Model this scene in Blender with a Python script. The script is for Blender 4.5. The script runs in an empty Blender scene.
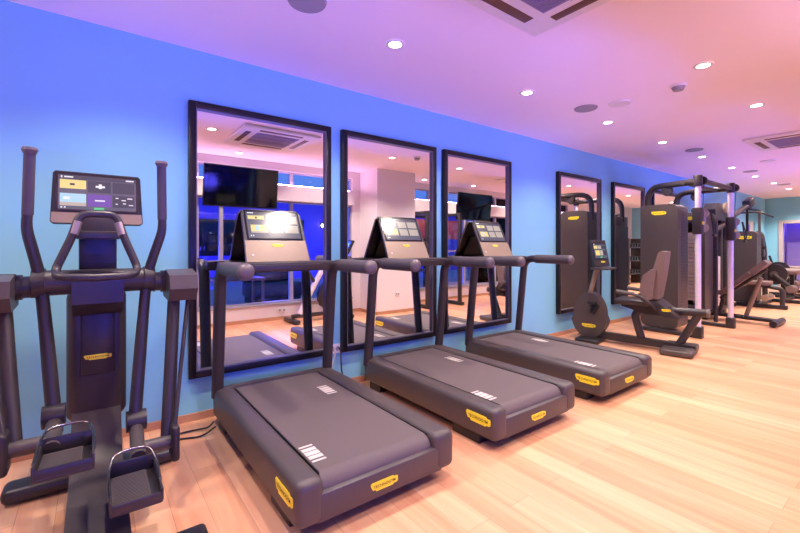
import bpy, bmesh, math, random
from mathutils import Vector, Matrix, Quaternion
random.seed(7)
PI = math.pi
S = bpy.context.scene
COL = S.collection

# ------------------------------------------------------------------ materials
def new_mat(name):
    m = bpy.data.materials.new(name)
    m.use_nodes = True
    nt = m.node_tree
    return m, nt, nt.nodes['Principled BSDF']

def mat(name, col, rough=0.5, metal=0.0, var=0.06, scale=30.0, bump=0.0, coat=0.0, spec=0.5):
    m, nt, b = new_mat(name)
    tc = nt.nodes.new('ShaderNodeTexCoord')
    nz = nt.nodes.new('ShaderNodeTexNoise')
    nz.inputs['Scale'].default_value = scale
    nz.inputs['Detail'].default_value = 3
    nt.links.new(tc.outputs['Object'], nz.inputs['Vector'])
    mx = nt.nodes.new('ShaderNodeMix'); mx.data_type = 'RGBA'
    mx.inputs['A'].default_value = (*[c * (1 - var) for c in col], 1)
    mx.inputs['B'].default_value = (*[min(1, c * (1 + var)) for c in col], 1)
    nt.links.new(nz.outputs['Fac'], mx.inputs['Factor'])
    nt.links.new(mx.outputs['Result'], b.inputs['Base Color'])
    b.inputs['Roughness'].default_value = rough
    b.inputs['Metallic'].default_value = metal
    b.inputs['Specular IOR Level'].default_value = spec
    if coat: b.inputs['Coat Weight'].default_value = coat
    if bump:
        bp = nt.nodes.new('ShaderNodeBump')
        bp.inputs['Strength'].default_value = bump
        bp.inputs['Distance'].default_value = 0.002
        nt.links.new(nz.outputs['Fac'], bp.inputs['Height'])
        nt.links.new(bp.outputs['Normal'], b.inputs['Normal'])
    return m

def emis(name, col, strength, rough=0.2, base=(0.02, 0.02, 0.02)):
    m, nt, b = new_mat(name)
    b.inputs['Base Color'].default_value = (*base, 1)
    b.inputs['Roughness'].default_value = rough
    b.inputs['Emission Color'].default_value = (*col, 1)
    b.inputs['Emission Strength'].default_value = strength
    return m

def floor_mat():
    m, nt, b = new_mat('oak_plank_floor')
    N = nt.nodes; L = nt.links
    tc = N.new('ShaderNodeTexCoord')
    mp = N.new('ShaderNodeMapping'); mp.inputs['Rotation'].default_value = (0, 0, PI / 2)
    L.new(tc.outputs['Object'], mp.inputs['Vector'])
    br = N.new('ShaderNodeTexBrick')
    br.inputs['Scale'].default_value = 1.0
    br.inputs['Brick Width'].default_value = 1.25
    br.inputs['Row Height'].default_value = 0.145
    br.inputs['Mortar Size'].default_value = 0.0012
    br.inputs['Mortar Smooth'].default_value = 0.3
    br.offset = 0.37; br.offset_frequency = 2
    br.inputs['Color1'].default_value = (0.68, 0.335, 0.19, 1)
    br.inputs['Color2'].default_value = (0.80, 0.455, 0.275, 1)
    br.inputs['Mortar'].default_value = (0.40, 0.22, 0.12, 1)
    L.new(mp.outputs['Vector'], br.inputs['Vector'])
    mp2 = N.new('ShaderNodeMapping'); mp2.inputs['Scale'].default_value = (9.0, 0.7, 1)
    L.new(tc.outputs['Object'], mp2.inputs['Vector'])
    nz = N.new('ShaderNodeTexNoise'); nz.inputs['Scale'].default_value = 1.6
    nz.inputs['Detail'].default_value = 6; nz.inputs['Distortion'].default_value = 0.8
    L.new(mp2.outputs['Vector'], nz.inputs['Vector'])
    mx = N.new('ShaderNodeMix'); mx.data_type = 'RGBA'; mx.blend_type = 'OVERLAY'
    mx.inputs['Factor'].default_value = 0.55
    L.new(br.outputs['Color'], mx.inputs['A'])
    rp = N.new('ShaderNodeValToRGB')
    rp.color_ramp.elements[0].position = 0.3; rp.color_ramp.elements[0].color = (0.38, 0.34, 0.32, 1)
    rp.color_ramp.elements[1].position = 0.7; rp.color_ramp.elements[1].color = (0.64, 0.63, 0.62, 1)
    L.new(nz.outputs['Fac'], rp.inputs['Fac'])
    L.new(rp.outputs['Color'], mx.inputs['B'])
    L.new(mx.outputs['Result'], b.inputs['Base Color'])
    b.inputs['Roughness'].default_value = 0.42
    b.inputs['Specular IOR Level'].default_value = 0.35
    return m

def glass_mat(name, tint=(0.93, 0.96, 1.0), refl=0.06):
    m = bpy.data.materials.new(name); m.use_nodes = True
    nt = m.node_tree; nt.nodes.clear()
    o = nt.nodes.new('ShaderNodeOutputMaterial')
    t = nt.nodes.new('ShaderNodeBsdfTransparent'); t.inputs['Color'].default_value = (*tint, 1)
    g = nt.nodes.new('ShaderNodeBsdfGlossy'); g.inputs['Roughness'].default_value = 0.0
    fr = nt.nodes.new('ShaderNodeFresnel'); fr.inputs['IOR'].default_value = 1.35
    mx = nt.nodes.new('ShaderNodeMixShader')
    nt.links.new(fr.outputs['Fac'], mx.inputs['Fac'])
    nt.links.new(t.outputs['BSDF'], mx.inputs[1]); nt.links.new(g.outputs['BSDF'], mx.inputs[2])
    nt.links.new(mx.outputs['Shader'], o.inputs['Surface'])
    return m

M = {}
M['wall'] = mat('light_blue_paint', (0.225, 0.555, 0.75), 0.75, var=0.02, scale=4)
M['white_wall'] = mat('white_paint', (0.80, 0.74, 0.76), 0.8, var=0.02, scale=4)
M['ceil'] = mat('ceiling_paint', (0.98, 0.86, 0.93), 0.9, var=0.015, scale=3)
M['floor'] = floor_mat()
M['base'] = mat('wood_baseboard', (0.50, 0.26, 0.15), 0.5, var=0.15, scale=12)
M['dark'] = mat('charcoal_painted_metal', (0.034, 0.027, 0.031), 0.40, var=0.05, scale=60)
M['deck'] = mat('charcoal_deck_plastic', (0.072, 0.057, 0.057), 0.42, var=0.05, scale=80)
M['shroud'] = mat('dark_shroud_plastic', (0.030, 0.024, 0.030), 0.36, var=0.05, scale=60)
M['grip'] = mat('rubber_grip', (0.075, 0.064, 0.075), 0.55, var=0.10, scale=220, bump=0.3)
M['cap'] = mat('grey_end_cap', (0.13, 0.105, 0.105), 0.33)
M['black'] = mat('black_plastic', (0.012, 0.011, 0.013), 0.4)
M['frame'] = mat('black_mirror_frame', (0.008, 0.007, 0.012), 0.3, spec=0.35)
M['belt'] = mat('running_belt_rubber', (0.112, 0.086, 0.090), 0.65, var=0.18, scale=260, bump=0.25)
M['white'] = mat('white_print', (0.60, 0.56, 0.52), 0.6)
M['yellow'] = mat('yellow_plate', (0.95, 0.80, 0.04), 0.4)
M['ink'] = mat('dark_ink', (0.03, 0.022, 0.012), 0.6)
M['sensor'] = mat('grip_sensor_steel', (0.42, 0.37, 0.37), 0.35, 0.8)
M['darkchrome'] = mat('dark_chrome_loop', (0.26, 0.23, 0.24), 0.25, 1.0)
M['chrome'] = mat('polished_steel', (0.72, 0.68, 0.70), 0.22, 1.0, var=0.02)
M['silver'] = mat('brushed_aluminium', (0.88, 0.82, 0.90), 0.38, 0.35, var=0.05, scale=50)
M['bronze'] = mat('warm_grey_bezel', (0.31, 0.235, 0.165), 0.4, 0.2)
M['uphol'] = mat('taupe_upholstery', (0.17, 0.115, 0.11), 0.6, var=0.08, scale=90, bump=0.2)
M['ac'] = mat('white_unit_plastic', (0.84, 0.78, 0.77), 0.45)
M['acgrille'] = mat('grey_violet_grille', (0.30, 0.26, 0.44), 0.6)
M['grey'] = mat('grey_plastic', (0.36, 0.33, 0.36), 0.5)
M['winframe'] = mat('grey_window_frame', (0.42, 0.40, 0.46), 0.4, 0.3)
M['doorframe'] = mat('grey_door_frame', (0.46, 0.42, 0.46), 0.45)
M['door'] = mat('lobby_lit_door', (0.20, 0.17, 0.50), 0.45)  # violet of the blue-lit lobby put into the leaf colour
M['mat'] = mat('ribbed_rubber_mat', (0.10, 0.085, 0.088), 0.5)
M['edge'] = mat('grey_frame_edge', (0.16, 0.15, 0.20), 0.4)
M['glass'] = glass_mat('window_glass')
M['screenblack'] = mat('screen_glass_black', (0.008, 0.008, 0.012), 0.12)
M['tvglass'] = mat('tv_screen_glass', (0.004, 0.004, 0.008), 0.06)
M['brown'] = mat('brown_wood', (0.13, 0.055, 0.035), 0.5, var=0.2, scale=10)
M['red'] = mat('red_brown_cladding', (0.42, 0.07, 0.06), 0.6)
M['ext'] = mat('violet_exterior_render', (0.20, 0.12, 0.62), 0.8)
M['pave'] = mat('terrace_paving', (0.35, 0.33, 0.38), 0.6)
M['steel_plate'] = mat('weight_plate_steel', (0.62, 0.56, 0.60), 0.35, 0.3)
M['lamp'] = emis('lamp_lens_glow', (1.0, 0.88, 0.78), 14.0)
M['sc_bg'] = emis('display_background', (0.10, 0.10, 0.15), 1.0, 0.18)
M['sc_bar'] = emis('display_bar', (0.05, 0.05, 0.08), 1.0, 0.18)
M['sc_yel'] = emis('display_yellow', (0.95, 0.72, 0.25), 1.0, 0.18)
M['sc_lbl'] = emis('display_light_blue', (0.45, 0.70, 0.95), 1.0, 0.18)
M['sc_dk'] = emis('display_dark_tile', (0.035, 0.04, 0.07), 1.0, 0.18)
M['sc_pur'] = emis('display_purple', (0.16, 0.07, 0.42), 1.0, 0.18)
M['sc_wht'] = emis('display_white', (0.9, 0.9, 0.95), 1.0, 0.18)
M['sc_grn'] = emis('display_green', (0.08, 0.62, 0.22), 1.0, 0.18)
M['sc_wrm'] = emis('display_warm_tile', (0.55, 0.46, 0.40), 1.0, 0.18)
M['sc_blue'] = emis('display_blue', (0.05, 0.10, 0.9), 1.6, 0.18)
mm, nt_, b_ = new_mat('mirror_silver')
b_.inputs['Base Color'].default_value = (0.93, 0.93, 0.95, 1)
b_.inputs['Metallic'].default_value = 1.0; b_.inputs['Roughness'].default_value = 0.0
M['mirror'] = mm

# ------------------------------------------------------------------ mesh builder
def V(*a): return Vector(a)

def fillet(pts, rad, seg=5):
    pts = [Vector(p) for p in pts]
    out = [pts[0]]
    for i in range(1, len(pts) - 1):
        a, b, c = pts[i - 1], pts[i], pts[i + 1]
        d1, d2 = (a - b), (c - b)
        r = min(rad, d1.length * 0.49, d2.length * 0.49)
        p, q = b + d1.normalized() * r, b + d2.normalized() * r
        for k in range(seg + 1):
            t = k / seg
            out.append((1 - t) ** 2 * p + 2 * t * (1 - t) * b + t * t * q)
    out.append(pts[-1])
    return out

class MB:
    def __init__(self): self.bm = bmesh.new()
    def _add(self, t, bev=0.0, seg=2, mi=0, ang=0.5):
        if bev > 0:
            es = [e for e in t.edges if len(e.link_faces) == 2 and e.calc_face_angle(0) > ang]
            bmesh.ops.bevel(t, geom=es, offset=bev, segments=seg, profile=0.5, affect='EDGES', clamp_overlap=True)
        bmesh.ops.recalc_face_normals(t, faces=t.faces)
        mp = {v: self.bm.verts.new(v.co) for v in t.verts}
        for f in t.faces:
            try:
                nf = self.bm.faces.new([mp[v] for v in f.verts]); nf.material_index = mi
            except ValueError: pass
        t.free()
        return self
    def box(self, x0, x1, y0, y1, z0, z1, bev=0.0, seg=2, mi=0, rot=None, piv=None):
        t = bmesh.new()
        bmesh.ops.create_cube(t, size=1.0)
        c = V((x0 + x1) / 2, (y0 + y1) / 2, (z0 + z1) / 2)
        for v in t.verts:
            v.co = V(v.co.x * (x1 - x0), v.co.y * (y1 - y0), v.co.z * (z1 - z0)) + c
        if bev:
            self_b = bev
            es = list(t.edges)
            bmesh.ops.bevel(t, geom=es, offset=self_b, segments=seg, profile=0.5, affect='EDGES', clamp_overlap=True)
        if rot is not None:
            p = Vector(piv) if piv is not None else c
            for v in t.verts: v.co = rot @ (v.co - p) + p
        return self._add(t, mi=mi)
    def prism(self, poly, vec, bev=0.0, seg=2, mi=0, ang=0.5):
        t = bmesh.new()
        vec = Vector(vec)
        a = [t.verts.new(Vector(p)) for p in poly]
        b = [t.verts.new(Vector(p) + vec) for p in poly]
        n = len(poly)
        t.faces.new(a); t.faces.new(list(reversed(b)))
        for i in range(n):
            t.faces.new([a[i], b[i], b[(i + 1) % n], a[(i + 1) % n]])
        return self._add(t, bev, seg, mi, ang)
    def tube(self, pts, r, n=12, fil=0.0, mi=0, closed=False, flat=1.0, caps=True):
        pts = [Vector(p) for p in pts]
        if fil and not closed: pts = fillet(pts, fil)
        k = len(pts)
        rs = r if isinstance(r, (list, tuple)) else None
        t = bmesh.new()
        tang = []
        for i in range(k):
            if closed: d = pts[(i + 1) % k] - pts[i - 1]
            else: d = pts[min(i + 1, k - 1)] - pts[max(i - 1, 0)]
            tang.append(d.normalized())
        up = V(1, 0, 0) if abs(tang[0].x) < 0.8 else V(0, 0, 1)
        u = (up - tang[0] * up.dot(tang[0])).normalized()
        rings = []
        for i in range(k):
            u = (u - tang[i] * u.dot(tang[i])).normalized()
            w = tang[i].cross(u)
            rr = (rs[0] + (rs[1] - rs[0]) * i / (k - 1)) if rs else r
            rings.append([t.verts.new(pts[i] + u * math.cos(2 * PI * j / n) * rr + w * math.sin(2 * PI * j / n) * rr * flat) for j in range(n)])
        m = k if closed else k - 1
        for i in range(m):
            A, B = rings[i], rings[(i + 1) % k]
            for j in range(n):
                t.faces.new([A[j], A[(j + 1) % n], B[(j + 1) % n], B[j]])
        if not closed and caps:
            t.faces.new(rings[0]); t.faces.new(rings[-1])
        return self._add(t, mi=mi)
    def cyl(self, p0, p1, r, r2=None, n=24, bev=0.0, mi=0):
        p0, p1 = Vector(p0), Vector(p1)
        r2 = r if r2 is None else r2
        t = bmesh.new()
        d = (p1 - p0)
        bmesh.ops.create_cone(t, cap_ends=True, segments=n, radius1=r, radius2=r2, depth=d.length)
        q = V(0, 0, 1).rotation_difference(d.normalized()).to_matrix()
        c = (p0 + p1) / 2
        for v in t.verts: v.co = q @ v.co + c
        return self._add(t, bev, 2, mi, 0.9)
    def sph(self, c, rx, ry=None, rz=None, n=20, mi=0):
        t = bmesh.new()
        bmesh.ops.create_uvsphere(t, u_segments=n, v_segments=n // 2 + 2, radius=1.0)
        ry = rx if ry is None else ry; rz = rx if rz is None else rz
        for v in t.verts: v.co = V(v.co.x * rx, v.co.y * ry, v.co.z * rz) + Vector(c)
        return self._add(t, mi=mi)
    def quad(self, a, b, c, d, mi=0):
        vs = [self.bm.verts.new(Vector(p)) for p in (a, b, c, d)]
        f = self.bm.faces.new(vs); f.material_index = mi
        return self
    def xf(self, mtx):
        for v in self.bm.verts: v.co = mtx @ v.co
        return self
    def build(self, name, mats, parent=None, smooth=True):
        off = V(0, 0, 0); p = parent
        while p is not None:
            off += p.location; p = p.parent
        for v in self.bm.verts: v.co -= off
        me = bpy.data.meshes.new(name)
        self.bm.to_mesh(me); self.bm.free()
        for m_ in (mats if isinstance(mats, (list, tuple)) else [mats]): me.materials.append(m_)
        if smooth:
            me.polygons.foreach_set('use_smooth', [True] * len(me.polygons))
            me.set_sharp_from_angle(angle=math.radians(38))
        o = bpy.data.objects.new(name, me); COL.objects.link(o)
        if parent is not None: o.parent = parent
        return o

def tag(o, label=None, cat=None, group=None, kind=None):
    if label: o['label'] = label
    if cat: o['category'] = cat
    if group: o['group'] = group
    if kind: o['kind'] = kind
    return o

def thing(name, label, cat, loc=(0, 0, 0), group=None):
    o = bpy.data.objects.new(name, None); COL.objects.link(o)
    o.empty_display_size = 0.1
    o.location = loc
    return tag(o, label, cat, group)

def struct(name, mb, m, smooth=False):
    return tag(mb.build(name, m, smooth=smooth), kind='structure')

def copy_tree(o, parent=None):
    c = o.copy(); COL.objects.link(c); c.parent = parent
    for ch in list(o.children): copy_tree(ch, c)
    return c

def clone(o, dx=0, dy=0, dz=0, label=None, rz=None):
    c = copy_tree(o)
    c.location = o.location + V(dx, dy, dz)
    if rz is not None: c.rotation_euler = (0, 0, rz)
    if label: c['label'] = label
    return c

# ------------------------------------------------------------------ lettering
_tx = {}
def text_mesh(s):
    if s in _tx: return _tx[s]
    cu = bpy.data.curves.new('lettering', 'FONT'); cu.body = s
    cu.align_x = 'CENTER'; cu.align_y = 'CENTER'; cu.size = 1.0; cu.offset = 0.006; cu.resolution_u = 3
    o = bpy.data.objects.new('lettering', cu); COL.objects.link(o)
    dg = bpy.context.evaluated_depsgraph_get(); dg.update()
    me = bpy.data.meshes.new_from_object(o.evaluated_get(dg))
    pts = [v.co.copy() for v in me.vertices]; fs = [list(p.vertices) for p in me.polygons]
    bpy.data.objects.remove(o); bpy.data.meshes.remove(me); bpy.data.curves.remove(cu)
    x0 = min(p.x for p in pts); x1 = max(p.x for p in pts); y0 = min(p.y for p in pts); y1 = max(p.y for p in pts)
    pts = [((p.x - (x0 + x1) / 2) / (x1 - x0), (p.y - (y0 + y1) / 2) / (y1 - y0)) for p in pts]
    _tx[s] = (pts, fs)
    return _tx[s]

BADGE = [(-.5, .30), (-.46, .5), (.33, .5), (.36, .36), (.48, .36), (.5, .25), (.5, -.22), (.46, -.36),
         (.34, -.36), (.31, -.5), (-.30, -.5), (-.33, -.30), (-.42, -.30), (-.46, -.05)]
def badge(parent, c, u, v, w, h, name='logo_plate'):
    c, u, v = Vector(c), Vector(u).normalized(), Vector(v).normalized()
    n = u.cross(v)
    mb = MB()
    mb.prism([c + u * (x * w) + v * (y * h) for x, y in BADGE], n * 0.004)
    p = mb.build(name, M['yellow'], parent, smooth=False)
    tag(p, 'yellow logo plate with dark lettering')
    pts, fs = text_mesh('TECHNOGYM')
    tb = MB()
    vs = [tb.bm.verts.new(c + n * 0.0052 + u * (x * w * .80) + v * (y * h * .33 + h * .02)) for x, y in pts]
    for f in fs:
        try: tb.bm.faces.new([vs[i] for i in f])
        except ValueError: pass
    if tb.bm.faces and sum((f.normal_update() or f.normal.dot(n)) for f in tb.bm.faces) < 0:
        bmesh.ops.reverse_faces(tb.bm, faces=tb.bm.faces[:])
    tb.build('lettering', M['ink'], p, smooth=False)
    return p

SC_M = ['screenblack', 'sc_bg', 'sc_bar', 'sc_yel', 'sc_lbl', 'sc_dk', 'sc_pur', 'sc_wht', 'sc_grn', 'sc_wrm', 'sc_blue']
def display(parent, c, u, v, w, h, tiles, name='display'):
    """glass rectangle with its lit picture: tiles are (x0,x1,y0,y1,material index) in 0..1, y down"""
    c, u, v = Vector(c), Vector(u).normalized(), Vector(v).normalized(); n = u.cross(v)
    mb = MB()
    def rect(x0, x1, y0, y1, d, mi):
        P = lambda x, y: c + u * ((x - .5) * w) + v * ((.5 - y) * h) + n * d
        mb.quad(P(x0, y1), P(x1, y1), P(x1, y0), P(x0, y0), mi)
    mb.prism([c + u * (sx * w * .53) + v * (sy * h * .56) for sx, sy in ((-1, -1), (1, -1), (1, 1), (-1, 1))], n * 0.003)
    rect(0, 1, 0, 1, 0.0034, 1)
    for k, (x0, x1, y0, y1, mi) in enumerate(tiles): rect(x0, x1, y0, y1, 0.0038 + 0.00005 * k, mi)
    return mb.build(name, [M[k] for k in SC_M], parent, smooth=False)

TILES_HOME = [(0, 1, 0, .12, 2), (.03, .05, .03, .09, 7), (.07, .18, .04, .08, 7), (.86, .97, .04, .08, 7),
              (.02, .34, .14, .40, 3), (.14, .20, .24, .30, 5), (.36, .66, .14, .48, 5), (.46, .58, .27, .33, 7), (.50, .54, .22, .36, 7),
              (.68, .98, .14, .48, 5), (.02, .34, .54, .90, 4), (.06, .14, .64, .72, 7), (.02, .34, .80, .90, 9),
              (.36, .66, .54, .90, 6), (.45, .58, .70, .74, 7), (.68, .98, .54, .90, 5), (.72, .76, .60, .63, 7), (.80, .86, .66, .69, 7),
              (.88, .95, .60, .63, 7), (.72, .75, .78, .81, 7), (.82, .86, .76, .79, 7), (.90, .96, .80, .83, 7),
              (.44, .57, .93, .995, 8), (.03, .05, .93, .97, 7), (.07, .09, .93, .97, 7)]
TILES_RUN = [(0, 1, 0, .10, 2), (.03, .14, .03, .07, 7), (.03, .33, .15, .29, 3), (.16, .20, .19, .26, 5), (.45, .52, .31, .34, 7),
             (.06, .37, .50, .78, 3), (.15, .22, .52, .70, 4), (.06, .37, .74, .80, 9), (.42, .66, .15, .44, 9), (.70, .97, .15, .44, 9),
             (.42, .66, .50, .80, 9), (.70, .97, .50, .80, 9), (.04, .06, .88, .93, 7), (.08, .10, .88, .93, 7)]
TILES_RUN2 = TILES_RUN[:1] + [(.03, .14, .03, .07, 7), (.03, .30, .15, .36, 3), (.33, .62, .15, .36, 9), (.66, .97, .15, .36, 5), (.10, .45, .46, .80, 3),
             (.48, .70, .46, .80, 9), (.74, .97, .46, .80, 5), (.44, .60, .88, .96, 8)]

# ------------------------------------------------------------------ room
X0, X1, YB, YF, YG, H = -2.5, 16.08, 3.23, -0.35, -0.60, 2.66
struct('floor', MB().box(X0, X1 + 1.3, YG - .1, YB, -.08, 0), M['floor'])
struct('ceiling', MB().box(X0 - .15, X1 + 1.5, YG - .25, YB + .15, H, H + .1), M['ceil'])
struct('wall_back', MB().box(X0 - .15, X1 + 1.5, YB, YB + .15, -.08, H), M['wall'])
struct('wall_left', MB().box(X0 - .15, X0, YG - .25, YB, -.08, H), M['white_wall'])
# end wall with the doorway (opening Y 1.35..2.86, z 0..1.95)
DY0, DY1, DZ = 1.30, 2.86, 1.93
struct('wall_right', MB().box(X1, X1 + .15, DY1, YB, 0, H).box(X1, X1 + .15, YG - .25, DY0, 0, H).box(X1, X1 + .15, DY0, DY1, DZ, H), M['wall'])
struct('trim_1', MB().box(X1 - .03, X1 + .16, DY1 - .03, DY1 + .07, 0, DZ + .07, .008).box(X1 - .03, X1 + .16, DY0 - .07, DY0 + .03, 0, DZ + .07, .008)
       .box(X1 - .03, X1 + .16, DY0 + .03, DY1 - .03, DZ - .03, DZ + .07, .008), M['doorframe'])
struct('wall_lobby', MB().box(X1 + 1.3, X1 + 1.42, YG - .25, YB, 0, H).box(X1 + .15, X1 + 1.3, DY1 + .2, DY1 + .3, 0, H).box(X1 + .15, X1 + 1.3, DY0 - .3, DY0 - .2, 0, H), M['white_wall'])
d1 = MB()
yc = (DY0 + DY1) / 2 + .22
for a, b in ((DY0, yc - .01), (yc + .01, DY1)):
    d1.box(X1 + .62, X1 + .66, a, b, .01, DZ + .1, .004)
    for z0, z1 in ((.15, .85), (1.0, 1.8)):
        d1.box(X1 + .612, X1 + .622, a + .12, b - .12, z0, z1, .004)
door = struct('door_1', d1, M['door'])
hd = MB()
for s in (-1, 1):
    hd.tube([(X1 + .62, yc + s * .06, 1.02), (X1 + .56, yc + s * .06, 1.02), (X1 + .56, yc + s * .17, 1.02)], .012, 8, .02)
hd.build('door_handle', M['black'], door)
struct('baseboard_back', MB().box(X0, X1, YB - .014, YB, 0, .055, .003), M['base'])
struct('baseboard_right', MB().box(X1 - .014, X1, DY1 + .07, YB - .014, 0, .055, .003).box(X1 - .014, X1, YG, DY0 - .07, 0, .055, .003), M['base'])

# window side: low wall, head, lit band, piers
PX0, PX1 = 4.10, 4.98
wf = MB()
wf.box(X0, PX0, YF - .2, YF, 0, .27).box(X0, PX0, YF - .2, YF, 2.53, H)
wf.box(X0, -.80, YF - .2, YF, .27, 2.53).box(3.93, PX0, YF - .2, YF, .27, 2.53)
wf.box(PX1, X1, YG - .2, YG, 0, .27).box(PX1, X1, YG - .2, YG, 2.53, H).box(11.8, X1, YG - .2, YG, .27, 2.53)
struct('wall_front', wf, M['white_wall'])
struct('wall_pillar', MB().box(PX0, PX1, YG - .2, .25, 0, H), M['white_wall'])
struct('trim_2', MB().box(-.80, 3.93, YF - .10, YF + .06, 2.02, 2.28).box(PX1, 11.8, YG - .10, YG + .02, 2.02, 2.28), M['white_wall'])
struct('baseboard_front', MB().box(X0, PX0, YF, YF + .014, 0, .055).box(PX1, X1, YG, YG + .014, 0, .055)
       .box(PX0 - .014, PX0, YF + .014, .25, 0, .055).box(PX0 - .014, PX1 + .014, .25, .264, 0, .055).box(PX1, PX1 + .014, YG + .014, .25, 0, .055), M['base'])
struct('trim_3', MB().box(-.80, 3.93, YF - .02, YF + .03, .255, .285, .004).box(PX1, 11.8, YG - .02, YG + .03, .255, .285, .004), M['winframe'])
wi = 1
def window(xa, xb, y):
    global wi
    f = MB(); t = .028
    for za, zb in ((.285, 2.02), (2.28, 2.53)):
        f.box(xa, xa + t, y - .11, y - .03, za, zb).box(xb - t, xb, y - .11, y - .03, za, zb)
        f.box(xa + t, xb - t, y - .11, y - .03, za, za + t).box(xa + t, xb - t, y - .11, y - .03, zb - t, zb)
    w = struct('window_%d' % wi, f, M['winframe']); wi += 1
    g = MB()
    for za, zb in ((.285 + t, 2.02 - t), (2.28 + t, 2.53 - t)):
        g.box(xa + t, xb - t, y - .075, y - .069, za, zb)
    g.build('pane', M['glass'], w, smooth=False)
for a, b in ((-.80, .44), (.44, 1.24), (1.24, 1.59), (1.59, 2.74), (2.74, 3.93)): window(a, b, YF)
xs = [PX1 + (11.8 - PX1) / 6 * k for k in range(7)]
for a, b in zip(xs[:-1], xs[1:]): window(a, b, YG)

# ------------------------------------------------------------------ outside the windows
struct('ground_terrace', MB().box(-9, 26, -9.2, YG - .2, -.12, -.03), M['pave'])
struct('wall_facade', MB().box(-9, 26, -9.4, -9.2, -.12, 3.4), M['ext'])
for k, (x, w_, z0, z1) in enumerate(((-3, 1.6, .3, 2.3), (0, 1.2, .3, 2.3), (2.6, 1.8, .9, 2.2), (5.6, 1.2, .3, 2.3), (8.2, 2.0, .9, 2.2), (12, 1.6, .3, 2.3), (16, 2, .5, 2.2))):
    fw = MB().box(x, x + w_, -9.2, -9.16, z0, z1, .01)
    tag(fw.build('window_%d' % (20 + k), M['screenblack']), kind='structure')
for k, (x, z, l) in enumerate(((-.8, 1.5, 'lower left'), (1.6, 2.0, 'upper left'), (2.1, 1.2, 'low middle'), (4.8, 1.9, 'right of the middle'), (5.0, 1.3, 'low right of the middle'), (7.6, 2.1, 'far right'))):
    fl = thing('facade_lamp', 'small white lamp on the blue facade outside, ' + l, 'lamp', (x, -9.15, z), 'lamps on the facade outside')
    MB().box(x - .06, x + .06, -9.2, -9.12, z - .10, z + .10, .01).build('back_plate', M['dark'], fl)
    MB().sph((x, -9.09, z), .075, n=12).build('bulb', M['lamp'], fl)
t = thing('cladding_screen', 'red-brown cladding screen outside the windows beyond the pillar', 'screen', (8.4, -2.6, -.03))
c = MB()
for k in range(9): c.box(6.0 + k * .55, 6.53 + k * .55, -2.65, -2.58, 1.45, 2.02, .006)
c.build('panel', M['red'], t)
for k in range(4): MB().box(6.05 + k * 1.62, 6.11 + k * 1.62, -2.71, -2.652, -.03, 2.0, .004).build('post', M['black'], t)
def planter(x, y, label):
    t = thing('terrace_table', label, 'table', (x, y, -.03), 'tables on the terrace')
    MB().box(x - .45, x + .45, y - .35, y + .35, .62, .66, .006).build('tabletop', M['brown'], t)
    for sx in (-1, 1):
        for sy in (-1, 1):
            MB().box(x + sx * .41 - .025, x + sx * .41 + .025, y + sy * .31 - .025, y + sy * .31 + .025, -.03, .62).build('leg', M['brown'], t)
planter(2.1, -1.5, 'brown wooden terrace table outside the window, in the first mirror')
planter(6.4, -1.6, 'brown wooden terrace table outside beyond the pillar, before the red-brown screen')
def lounge(x, y, label):
    t = thing('terrace_sofa', label, 'sofa', (x, y, -.03), 'sofas on the terrace')
    MB().box(x - .6, x + .6, y - .35, y + .35, .1, .42, .05, 3).build('seat', M['shroud'], t)
    MB().box(x - .6, x + .6, y - .42, y - .24, .4, .85, .05, 3).build('backrest', M['shroud'], t)
    MB().box(x - .55, x + .55, y - .3, y + .3, -.03, .1).build('plinth', M['black'], t)
lounge(1.2, -2.7, 'dark terrace sofa outside the window, behind the wooden table')
lounge(3.3, -2.9, 'dark terrace sofa farther right outside the window')

# ------------------------------------------------------------------ wall mirrors
def mirror(xa, xb, label, za=.31, zb=2.28):
    t = thing('wall_mirror', label, 'mirror', ((xa + xb) / 2, YB, za), 'black-framed mirrors on the blue wall')
    f = MB(); w = .048; y0, y1 = YB - .05, YB - .001
    f.box(xa, xa + w, y0, y1, za, zb, .003).box(xb - w, xb, y0, y1, za, zb, .003)
    f.box(xa + w, xb - w, y0, y1, za, za + w, .003).box(xa + w, xb - w, y0, y1, zb - w, zb, .003)
    f.build('frame', M['frame'], t)
    e = MB(); q = .006
    e.box(xa + w, xa + w + q, y0 + .002, YB - .022, za + w, zb - w).box(xb - w - q, xb - w, y0 + .002, YB - .022, za + w, zb - w)
    e.box(xa + w + q, xb - w - q, y0 + .002, YB - .022, za + w, za + w + q).box(xa + w + q, xb - w - q, y0 + .002, YB - .022, zb - w - q, zb - w)
    e.build('inner_edge', M['edge'], t, smooth=False)
    MB().box(xa + w - .004, xb - w + .004, YB - .022, YB - .016, za + w - .004, zb - w + .004).build('mirror_glass', M['mirror'], t, smooth=False)
for a, b, l in ((.53, 1.64, 'black-framed wall mirror behind the nearest treadmill, leftmost of the row'),
                (1.75, 2.86, 'black-framed wall mirror behind the middle treadmill, reflecting the white pillar'),
                (2.97, 4.09, 'black-framed wall mirror behind the farthest treadmill'),
                (5.11, 6.28, 'black-framed wall mirror behind the recumbent bike console'),
                (6.66, 7.80, 'black-framed wall mirror beside the first weight tower, reflecting the dumbbell rack'),
                (8.15, 9.39, 'black-framed wall mirror seen between the two curved top tubes of the cable station'),
                (14.1, 15.38, 'farthest black-framed wall mirror, near the end wall with the door')):
    mirror(a, b, l)

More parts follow.
